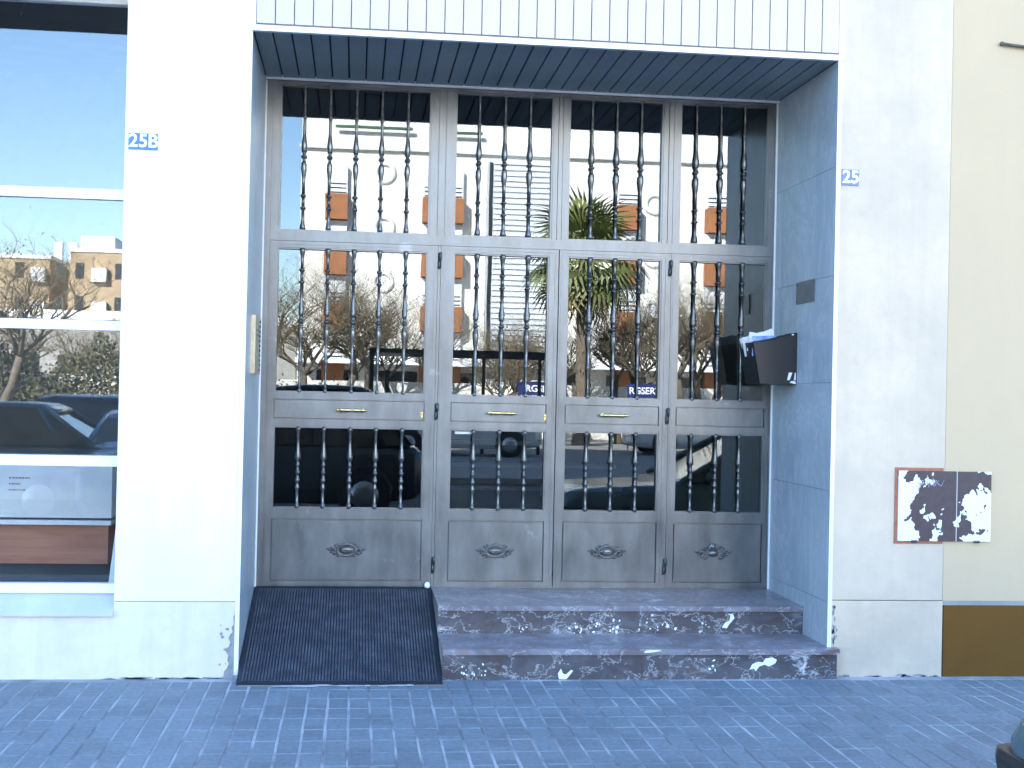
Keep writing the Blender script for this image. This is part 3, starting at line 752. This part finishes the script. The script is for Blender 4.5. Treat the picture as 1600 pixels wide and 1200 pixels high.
# ------------------------------------------------------------------ cars
def car(name, label, loc, rotz, paint, L=3.9, W=1.68, Ht=1.45, strip=True, group=None):
    """front at local x = 0, tail at x = L, centre line on y = 0"""
    t = thing(name, label, 'car', loc, group, rotz)
    w = W/2
    stn = [(.00,.32,.75,.86), (.03,.24,.81,.93), (.13,.21,.85,.97), (.45,.19,.88,.99), (.95,.19,.90,1.0), (1.25,.19,.965,1.0), (2.0,.19,.985,1.0), (2.9,.19,.985,1.0), (3.45,.22,.97,.975), (3.78,.26,.93,.91), (3.89,.34,.86,.80), (3.9,.42,.74,.74)]
    k = L/3.9; m = MB(); rings = []
    for x, z0, z1, f in stn:
        half = [(w*f*.90, z0), (w*f, z0+.12), (w*f*1.0, z0+(z1-z0)*.55), (w*f*.975, z1-.07), (w*f*.90, z1), (w*f*.45, z1+.025)]
        ring = [(y, z) for y, z in half] + [(-y, z) for y, z in half[::-1]]
        rings.append([m.bm.verts.new((x*k, y, z)) for y, z in ring])
    n = len(rings[0])
    for a, b in zip(rings, rings[1:]):
        for j in range(n): m.bm.faces.new((a[j], a[(j+1)%n], b[(j+1)%n], b[j]))
    m.bm.faces.new(rings[0][::-1]); m.bm.faces.new(rings[-1])
    bmesh.ops.subdivide_edges(m.bm, edges=m.bm.edges[:], cuts=2, smooth=.85, use_grid_fill=True)
    m.build('body', paint, t, True)
    # greenhouse: glass loft, then painted roof and pillars
    gh = [(1.18,.955,.955,.80,.78), (1.95,.955,Ht-.06,.82,.62), (2.35,.955,Ht-.02,.82,.63), (3.1,.955,Ht-.03,.82,.62), (3.72,.955,.98,.76,.70)]
    def loft(zoff, shrink, xs):
        mm = MB(); rr_ = []
        for x, zb, zt, wb, wt in xs:
            rr_.append([mm.bm.verts.new((x*k, s*ww*shrink, z)) for s, ww, z in ((1,wb,zb),(1,wt,zt+zoff),(-1,wt,zt+zoff),(-1,wb,zb))])
        for a, b in zip(rr_, rr_[1:]):
            for j in range(4): mm.bm.faces.new((a[j], a[(j+1)%4], b[(j+1)%4], b[j]))
        mm.bm.faces.new(rr_[0][::-1]); mm.bm.faces.new(rr_[-1]); return mm
    sc = W/1.68
    gh = [(x, zb, zt, wb*sc, wt*sc) for x, zb, zt, wb, wt in gh]
    loft(0, 1, gh).build('windows', M['glass_dark'], t)
    m = MB(); rf = []
    for x, z, y in ((1.90,Ht-.075,.60), (2.05,Ht-.035,.615), (2.4,Ht-.005,.63), (2.8,Ht-.005,.63), (3.1,Ht-.02,.62), (3.24,Ht-.075,.61)):
        rf.append([m.bm.verts.new((x*k, yy*sc, zz)) for yy, zz in ((y+.02,z-.045),(y+.005,z+.005),(y*.6,z+.03),(-y*.6,z+.03),(-y-.005,z+.005),(-y-.02,z-.045))])
    for a, b in zip(rf, rf[1:]):
        for j in range(6): m.bm.faces.new((a[j], a[(j+1)%6], b[(j+1)%6], b[j]))
    m.bm.faces.new(rf[0][::-1]); m.bm.faces.new(rf[-1])
    for s in (-1, 1):
        for (xa, za, ya), (xb, zb, yb) in (((1.16,.955,.795),(1.95,Ht-.05,.63)), ((2.48,.95,.825),(2.50,Ht-.02,.64)), ((3.74,.96,.76),(3.16,Ht-.04,.63)), ((3.40,.95,.815),(3.10,Ht-.03,.635))):
            m.tube([(xa*k, s*ya*sc, za), (xb*k, s*yb*sc, zb)], .032, 6)
    m.build('roof', paint, t, True)
    wm = MB(); wm.lathe([(.10,-.09),(.27,-.095),(.305,-.07),(.31,0),(.305,.07),(.27,.095),(.10,.09)], 20, Matrix.Rotation(R(90), 4, 'X'))
    wm = wm.mesh('wheel', M['tyre'], True)
    rm = MB(); rm.lathe([(.02,-.10),(.08,-.106),(.19,-.098),(.20,.098),(.08,.106),(.02,.10)], 16, Matrix.Rotation(R(90), 4, 'X'))
    rm = rm.mesh('rim', M['rim'], True)
    for x in (.78*k, 3.16*k):
        for s in (-1, 1):
            ar = MB().lathe([(.34,-.012),(.36,0),(.34,.012)], 24, Matrix.Translation((x, s*(w*.992), .34)) @ Matrix.Rotation(R(90), 4, 'X'))
            ar.build('wheel_arch', M['black_plastic'], t)
            wh = inst('wheel', wm, t, (x, s*(w-.075), .31)); inst('rim', rm, wh)
    for s in (-1, 1):
        m = MB(); m.ball((0,0,0), (.16,.17,.075), 14, 9, Matrix.Translation((.19*k, s*w*.66, .745)) @ Matrix.Rotation(s*R(24), 4, 'Z') @ Matrix.Rotation(R(-14), 4, 'Y'))
        m.build('headlight', M['head'], t, True)
        m = MB(); m.box(3.80*k, 3.905*k, s*w*.58-.10, s*w*.58+.10, .72, .88); m.bevel(.02)
        m.build('tail_light', M['tail'], t)
        m = MB(); m.ball((1.42*k, s*(w+.06), 1.00), (.05,.09,.06), 10, 7)
        m.build('wing_mirror', M['black_plastic'], t, True)
    if strip:
        m = MB(); rings = []
        path = [(.95,1.004),(.45,.996),(.14,.975),(.03,.935),(.002,.86),(.0,.5)]
        path = [(x*k-.010*(f<.95), f*w+.006) for x, f in path]
        path = path + [(x, -y) for x, y in path[::-1]]
        for x, y in path:
            rings.append([m.bm.verts.new(q) for q in ((x-.016, y*1.012, .645), (x-.020, y*1.016, .675), (x-.016, y*1.012, .71), (x+.02, y*.97, .71), (x+.02, y*.97, .645))])
        for a, b in zip(rings, rings[1:]):
            for j in range(5): m.bm.faces.new((a[j], a[(j+1)%5], b[(j+1)%5], b[j]))
        m.bm.faces.new(rings[0][::-1]); m.bm.faces.new(rings[-1])
        m.build('bumper_strip', M['black_plastic'], t, True)
    m = MB(); m.box(-.012, -.002, -.26, .26, .36, .47); m.bevel(.003); m.build('number_plate', M['sign_white'], t)
    return t
M['head'] = plain('headlight_lens', (.62,.66,.68), (.5,.54,.56), 12, .08, .2)
M['tail'] = plain('tail_light_lens', (.35,.015,.012), (.25,.01,.01), 12, .15)
def paint(name, c): return plain(name, c, tuple(v*.93 for v in c), 2, .22, .35)
P_SIL = paint('silver_blue_paint', (.10,.155,.185)); P_DK = paint('dark_blue_paint', (.020,.035,.085)); P_GR = paint('dark_grey_paint', (.05,.06,.075))
P_WH = paint('white_paint', (.75,.75,.74)); P_RED = paint('red_paint', (.45,.03,.02)); P_LB = paint('pale_blue_paint', (.22,.33,.46))
car('parked_car', 'silver blue car, front corner with black bumper strip at the lower right edge', (2.02, -4.10, -.225), 0, P_SIL)
car('parked_car', 'dark grey car parked across the road facing away, reflected in the widest door leaf', (-3.1, -8.95, -.12), 0, P_GR, 4.0, 1.72, 1.72)
car('parked_car', 'dark blue car facing the shop, reflected in the shop window', (-4.05, -11.2, -.12), R(-90), P_DK, 4.0, 1.7, 1.5)
car('parked_car', 'pale blue car parked nose to the pavement, reflected low in the shop window', (-2.35, -8.2, -.12), R(-95), P_LB, 3.9, 1.66, 1.34)
car('parked_car', 'pale grey car behind the dark one, reflected low in the widest door leaf', (-6.9, -9.6, -.12), 0, P_SIL, 4.0, 1.7, 1.42)
car('parked_car', 'white car on the sunlit far side, reflected below the round windows', (.6, -24.5, .0), R(8), P_WH, 4.1, 1.72, 1.45)
car('parked_car', 'white car on the far side, reflected under the palm', (7.4, -26.5, .0), R(-4), P_WH, 3.9, 1.66, 1.44)

# ------------------------------------------------------------------ across the street (seen in the glass)
M['cream_b'] = wall_paint('sunny_cream_render', (.74,.72,.67), (.68,.66,.61), .2, .4)
M['cream_w'] = plain('white_balcony', (.70,.72,.74), (.66,.68,.70), 1, .8)
M['terracotta'] = plain('terracotta_brick', (.36,.15,.065), (.30,.12,.05), 2, .9)
M['window_dark'] = plain('dark_window', (.03,.035,.04), (.02,.025,.03), 1, .15)
M['slat'] = plain('pale_louvre', (.50,.54,.58), (.46,.50,.54), 1, .6)
M['green_rail'] = plain('green_rail', (.04,.10,.06), (.03,.08,.05), 3, .6)
cbd = thing('cream_apartment_block', 'sunlit cream block with terracotta balconies across the street, reflected in the door', 'building', (9, -60, 0))
def cbx(n, mt, x0, x1, z0, z1, y0=0, y1=.3, parent=None, bev=0):     # y measured out from the block's face towards the street
    return bx(n, M[mt], parent or cbd, x0-9, x1-9, y0, y1, z0, z1, bev)
cbx('wall', 'cream_b', -3.0, 34, 0, 19.0, -12, 0)
cbx('roof', 'roof', -3.2, 34.2, 19.002, 19.4, -12.2, .2)
for x0, x1 in ((-1.75, -.62), (3.2, 5.3), (13.35, 14.5), (18.1, 19.3), (23.0, 25.0), (28.5, 29.7)):
    for fl_ in range(-1, 3):
        zb = 10.22 + 2.78*(fl_-0) if False else 4.66 + 2.79*(fl_)
        if zb < .5: continue
        bal = cbx('balcony', 'terracotta', x0, x1, zb, zb+1.28, .002, .75)
        cbx('window', 'cream_w', x0+.02, x1-.02, zb+1.285, zb+2.75, .002, .30)
        for k in range(3): cbx('blind_slat', 'window_dark', x0+.1, x1-.1, zb+1.38+.22*k, zb+1.43+.22*k, .302, .33)
for x, zs in ((1.25, (4.4, 7.19, 9.98, 12.77)), (15.4, (6.1, 8.9, 11.7)), (21.0, (6.1, 8.9, 11.7)), (26.8, (6.1, 8.9, 11.7))):
    for z in zs:
        pr = MB().torus((x-9, .03, z), .47, .47, .13, 'y', 24, 7).build('porthole', M['cream_b'], cbd, True)
        m = MB(); m.ball((x-9, .004, z), (.45, .012, .45), 16, 9); m.build('pane', M['cream_w'], pr)
tw = cbx('stair_tower', 'slat', 6.5, 10.0, 0, 13.4, .002, 1.3)
for k in range(34):
    cbx('louvre', 'cream_w', 6.75, 9.95, 4.0+.28*k, 4.0+.28*k+.15, 1.302, 1.38)
cbx('tower_side_shade', 'window_dark', 6.52, 6.70, 3.2, 13.3, 1.302, 1.36)  # dark strip on the front, painting in the tower's shaded left side
for x0, x1, z in ((-1.3, 2.6, 14.95), (3.6, 6.2, 14.85)): cbx('roof_rail', 'green_rail', x0, x1, z, z+.13, .3, .42)
cbx('canopy', 'cream_w', -3, 34, 2.9, 3.15, .002, 2.2)
for x in range(-2, 32, 3):
    cbx('shop_front', 'window_dark', x, x+2.1, .1, 2.6, .002, .08)
cbx('cornice', 'cream_w', -3.1, 34.1, 13.9, 14.05, .002, .25)

M['ochre'] = plain('ochre_brick', (.40,.30,.19), (.33,.25,.16), 1.2, .9)
bb = thing('brick_block', 'ochre brick block with white balconies far behind, reflected in the shop window', 'building', (-23, -100, 0))
def bbx(n, mt, x0, x1, z0, z1, y0=0, y1=.3): return bx(n, M[mt], bb, x0+23, x1+23, y0, y1, z0, z1)
bbx('wall', 'ochre', -27.4, -23.6, 0, 11.2, -9, 0); bbx('wall', 'ochre', -21.9, -17.7, 0, 11.7, -9, 1.2); bbx('wall', 'ochre', -23.598, -21.902, 0, 10.9, -9, -1.6)
bbx('wall', 'ochre', -17.698, -9.0, 0, 11.0, -9, -3)
bbx('parapet', 'cream_w', -27.5, -23.5, 11.202, 11.5, -9.1, .1); bbx('parapet', 'cream_w', -22.0, -17.6, 11.702, 12.0, -9.1, 1.3)
bbx('penthouse', 'cream_w', -21.6, -19.0, 12.002, 13.2, -6, -1)
for x in (-24.3, -23.2, -18.4): bbx('chimney', 'cream_w', x, x+.6, 11.6, 13.0, -5, -4.4)
for x0 in (-25.0, -20.2):
    yy = 0 if x0 < -22 else 1.2
    for k in range(4):
        bbx('balcony', 'cream_w', x0, x0+1.1, 1.6+2.6*k, 2.7+2.6*k, yy+.002, yy+.5)
        for dx in (-1.15, 1.9) if x0 < -22 else (-1.2, 1.75): bbx('window', 'window_dark', x0+dx-.1, x0+dx+.55, 1.9+2.6*k, 3.1+2.6*k, yy+.002, yy+.05)
lb = thing('low_hall', 'long low white-edged hall in front of the brick block, reflected in the shop window', 'building', (-15, -70, 0))
bx('wall', M['concrete'], lb, -18, 11.5, -6, 0, 0, 5.2); bx('fascia', M['cream_w'], lb, -18.1, 11.6, -6.1, .1, 5.202, 5.7)
for k in range(9): bx('window', M['window_dark'], lb, -17+3.1*k, -14.9+3.1*k, .002, .06, 1.2, 3.2)

# black steel frame with low white wall behind
M['black_steel'] = plain('black_steel', (.012,.012,.013), (.02,.02,.02), 8, .5)
pf = thing('steel_pergola', 'black steel pergola frame on the far pavement, reflected in the door', 'pergola', (0, -22, 0))
for x in (.36, .72, 2.75, 4.75): bx('post', M['black_steel'], pf, x-.05, x+.05, -.05, .05, 0, 2.45 if x != .72 else 2.05)
for y in (0, -3.0): bx('beam', M['black_steel'], pf, .30, 4.9, y-.05, y+.05, 2.452, 2.56)
for k in range(4): bx('post', M['black_steel'], pf, .36+1.45*k-.04, .36+1.45*k+.04, -3.04, -2.96, 0, 2.45)
bx('table_rail', M['black_steel'], pf, .8, 4.7, -1.5, -1.44, 1.0, 1.07)
lw_ = bx('garden_wall', M['cream_b'], None, -26, 30, -38.3, -38.0, 0, 1.9)
tag(lw_, 'low sunlit cream wall beyond the trees, reflected in the glass', 'wall')
M['banner'] = plain('navy_banner', (.010,.018,.11), (.012,.02,.13), 4, .6)
for lab, x0, x1, txt in (('navy banner with white letters nearer the pergola, reflected in the third door leaf', 4.70, 6.15, ''), ('navy banner with white letters under the palm, reflected in the glass', 7.95, 9.05, '')):
    t = thing('banner', lab, 'banner', ((x0+x1)/2, -29.5, 0))
    w = (x1-x0)/2
    bx('board', M['banner'], t, -w, w, -.02, .02, 1.53, 1.93, .004)
    for s in (-1, 1): bx('post', M['black_steel'], t, s*(w-.05)-.02, s*(w-.05)+.02, -.06, -.021, 0, 1.93)
    inst('lettering', text_mesh('lettering', 'RGSERVI', .27, .003, M['sign_white'], .006), t, (0, .024, 1.72), (R(90), 0, 0))

# ------------------------------------------------------------------ trees
M['bark'] = plain('plane_bark', (.16,.13,.095), (.09,.072,.055), 7, .9, 0, .4)
M['twig'] = plain('pale_twig', (.17,.135,.085), (.10,.08,.05), 5, .9)
M['leaf_dry'] = plain('dry_leaf', (.30,.21,.09), (.20,.14,.06), 4, .8)
def bare_tree_meshes(seed, h=8.0):
    rg = random.Random(seed); tr = MB(); cr = MB()
    def grow(p, d, ln, r, lev):
        pts = [p]; rad = [r]; q = p.copy(); dd = d.copy(); n = 3 if lev < 4 else 2
        for i in range(n):
            dd = (dd + Vector((rg.gauss(0,.16), rg.gauss(0,.16), rg.gauss(.05,.10)))).normalized()
            q = q + dd*ln/n; pts.append(q.copy()); rad.append(r*(1-.45*(i+1)/n))
        (tr if lev < 2 else cr).tube(pts, [q_*(1.0 if lev < 3 else 1.35 if lev < 5 else 1.7) for q_ in rad], 6 if lev < 2 else 3)
        if lev >= 6:
            for k in range(1):
                if rg.random() < .12:
                    c = pts[-1] + Vector((rg.gauss(0,.06), rg.gauss(0,.06), -.05)); a = Vector((rg.gauss(0,1), rg.gauss(0,1), rg.gauss(0,1))).normalized()*.030; b = a.cross(Vector((rg.gauss(0,1), rg.gauss(0,1), 1))).normalized()*.026
                    cr.bm.faces.new([cr.bm.verts.new(c+v) for v in (a, b, -a, -b)]).material_index = 1
            return
        nc = 4 if lev in (0, 1, 2) else 3
        for k in range(nc):
            j = (1 + (k % (n if lev else 1))) if lev > 0 else n
            an = 2*math.pi*(k+rg.random()*.7)/nc
            side = Vector((math.cos(an), math.sin(an), 0))
            nd = (dd*.62 + side*rg.uniform(.5,.95) + Vector((0,0,rg.uniform(.0,.35)))).normalized()
            grow(pts[j].copy(), nd, ln*rg.uniform(.58,.80), rad[j]*.66, lev+1)
    grow(Vector((0,0,0)), Vector((0,0,1)), h*.28, .17, 0)
    return tr.mesh('trunk', M['bark'], True), cr.mesh('crown', [M['twig'], M['leaf_dry']])
TV = [bare_tree_meshes(s) for s in (1, 5, 12)]
tree_spots = [(-2.6,-33,1.05,0), (-1.7,-29.5,.95,2), (-.9,-31,1.0,1), (.3,-36,1.1,0), (1.3,-33,.9,2), (2.7,-37,.85,0), (3.7,-30,.62,2), (5.3,-35,.75,0), (4.6,-33,.80,1), (6.0,-38,.85,2), (7.6,-36,.85,1), (8.6,-34,.95,0), (9.4,-31.5,.9,2), (10.2,-31,1.05,1), (11.0,-33,1.0,0), (12.4,-30,.95,2), (11.7,-35,1.15,2), (13.4,-32,1.1,0), (15.2,-35,1.1,1), (-4.6,-36,1.1,2), (9.6,-40,1.0,1),
              (-9.5,-30,1.12,1), (-13.2,-34,1.15,0), (-9.6,-40,.8,2), (-12.0,-44,.95,1), (-15.2,-38,1.1,2), (-7.6,-44,.8,0), (-16.5,-30,1.1,1)]
ORD = ['first', 'second', 'third', 'fourth', 'fifth', 'sixth', 'seventh', 'eighth', 'ninth', 'tenth', 'eleventh', 'twelfth', 'thirteenth', 'fourteenth', 'fifteenth', 'sixteenth', 'seventeenth', 'eighteenth', 'nineteenth', 'twentieth', 'twenty-first', 'twenty-second', 'twenty-third', 'twenty-fourth']
by_side = {True: [], False: []}
for x, y, s, v in tree_spots: by_side[x < -6].append(x / (7.34 - y))
for q in by_side.values(): q.sort()
for i, (x, y, s, v) in enumerate(tree_spots):
    left = x < -6
    lab = 'bare winter tree, ' + ORD[by_side[left].index(x / (7.34 - y))] + ' from the left among those reflected in the ' + ('shop window' if left else 'door glass')
    t = thing('bare_tree', lab, 'tree', (x, y, -.01), 'bare street trees across the road', rng.uniform(0, 6.28))
    t.scale = (s, s, s)
    inst('trunk', TV[v][0], t); inst('crown', TV[v][1], t)
M['hedge'] = plain('hedge_leaves', (.045,.06,.022), (.11,.085,.045), 3, .8)
hg = MB(); rh = random.Random(8)
for k in range(30000):
    x = rh.uniform(-24, .6) if k % 3 else rh.uniform(-24, -7); y = -36.6 + rh.gauss(0, .6); z = abs(rh.gauss(0, .7)) + .1 if x > -7 else rh.uniform(.05, 2.5+.5*math.sin(x*2.1)+.3*math.sin(x*5.3))
    a = Vector((rh.gauss(0,1), rh.gauss(0,1), rh.gauss(0,1))).normalized()*.06; b = a.cross(Vector((rh.gauss(0,1), 1, rh.gauss(0,1)))).normalized()*.05
    c = Vector((x, y, z)); hg.bm.faces.new([hg.bm.verts.new(c+v) for v in (a, b, -a, -b)])
tag(hg.build('hedge', M['hedge'], None), 'low rough hedge on the far side of the road, seen in reflection', 'hedge')
# palm
M['palm_bark'] = plain('palm_bark', (.19,.15,.11), (.11,.088,.065), 9, .95, 0, .5, (1,1,3))
M['palm_leaf'] = plain('palm_leaf', (.11,.15,.04), (.17,.185,.06), 3, .5)
M['palm_old'] = plain('old_palm_leaf', (.26,.21,.07), (.20,.15,.05), 3, .7)
pm = thing('palm_tree', 'green fan palm with shaggy trunk across the road, reflected in the middle door leaves', 'palm tree', (7.0, -32, 0))
m = MB(); m.tube([(0,0,-.1),(.05,0,1.5),(.02,.05,3.2),(0,0,5.4),(0,0,5.9)], [.30,.24,.22,.24,.14], 12)
rp_ = random.Random(6)
for k in range(160):
    z = rp_.uniform(.3, 5.5); an = rp_.uniform(0, 6.28); p = Vector((.22*math.cos(an), .22*math.sin(an), z))
    m.tube([p, p+Vector((.09*math.cos(an), .09*math.sin(an), .12))], [.035, .012], 4)
m.build('trunk', M['palm_bark'], pm)
def frond(mt, seed):
    rg = random.Random(seed); f = MB(); f.tube([(0,0,0),(.35,0,.06),(.70,0,.04)], [.022,.016,.010], 5)
    for k in range(19):
        an = R(-105 + 210*k/18); ln = .78*(1-.25*abs(an)/2.1)*rg.uniform(.9,1.05); u = Vector((math.cos(an), math.sin(an), 0)); wv = Vector((-u.y, u.x, 0))*.030
        p0 = Vector((.70,0,.04)); p1 = p0+u*ln*.6+Vector((0,0,.02)); p2 = p0+u*ln+Vector((0,0,-.22))
        f.bm.faces.new([f.bm.verts.new(v) for v in (p0-wv*.3, p1-wv, p1+wv, p0+wv*.3)])
        f.bm.faces.new([f.bm.verts.new(v) for v in (p1-wv, p2, p1+wv)])
    return f.mesh('frond', mt)
FR = [frond(M['palm_leaf'], s) for s in (1, 2, 3)] + [frond(M['palm_old'], 4)]
for k in range(40):
    el = R(78 - 140*(k/39)**.85) + rp_.gauss(0, .08)
    inst('frond', FR[3] if k > 34 else FR[k % 3], pm, (0, 0, 5.85-.004*k), (rp_.gauss(0,.2), -el, k*2.39996), (1.62,)*3)
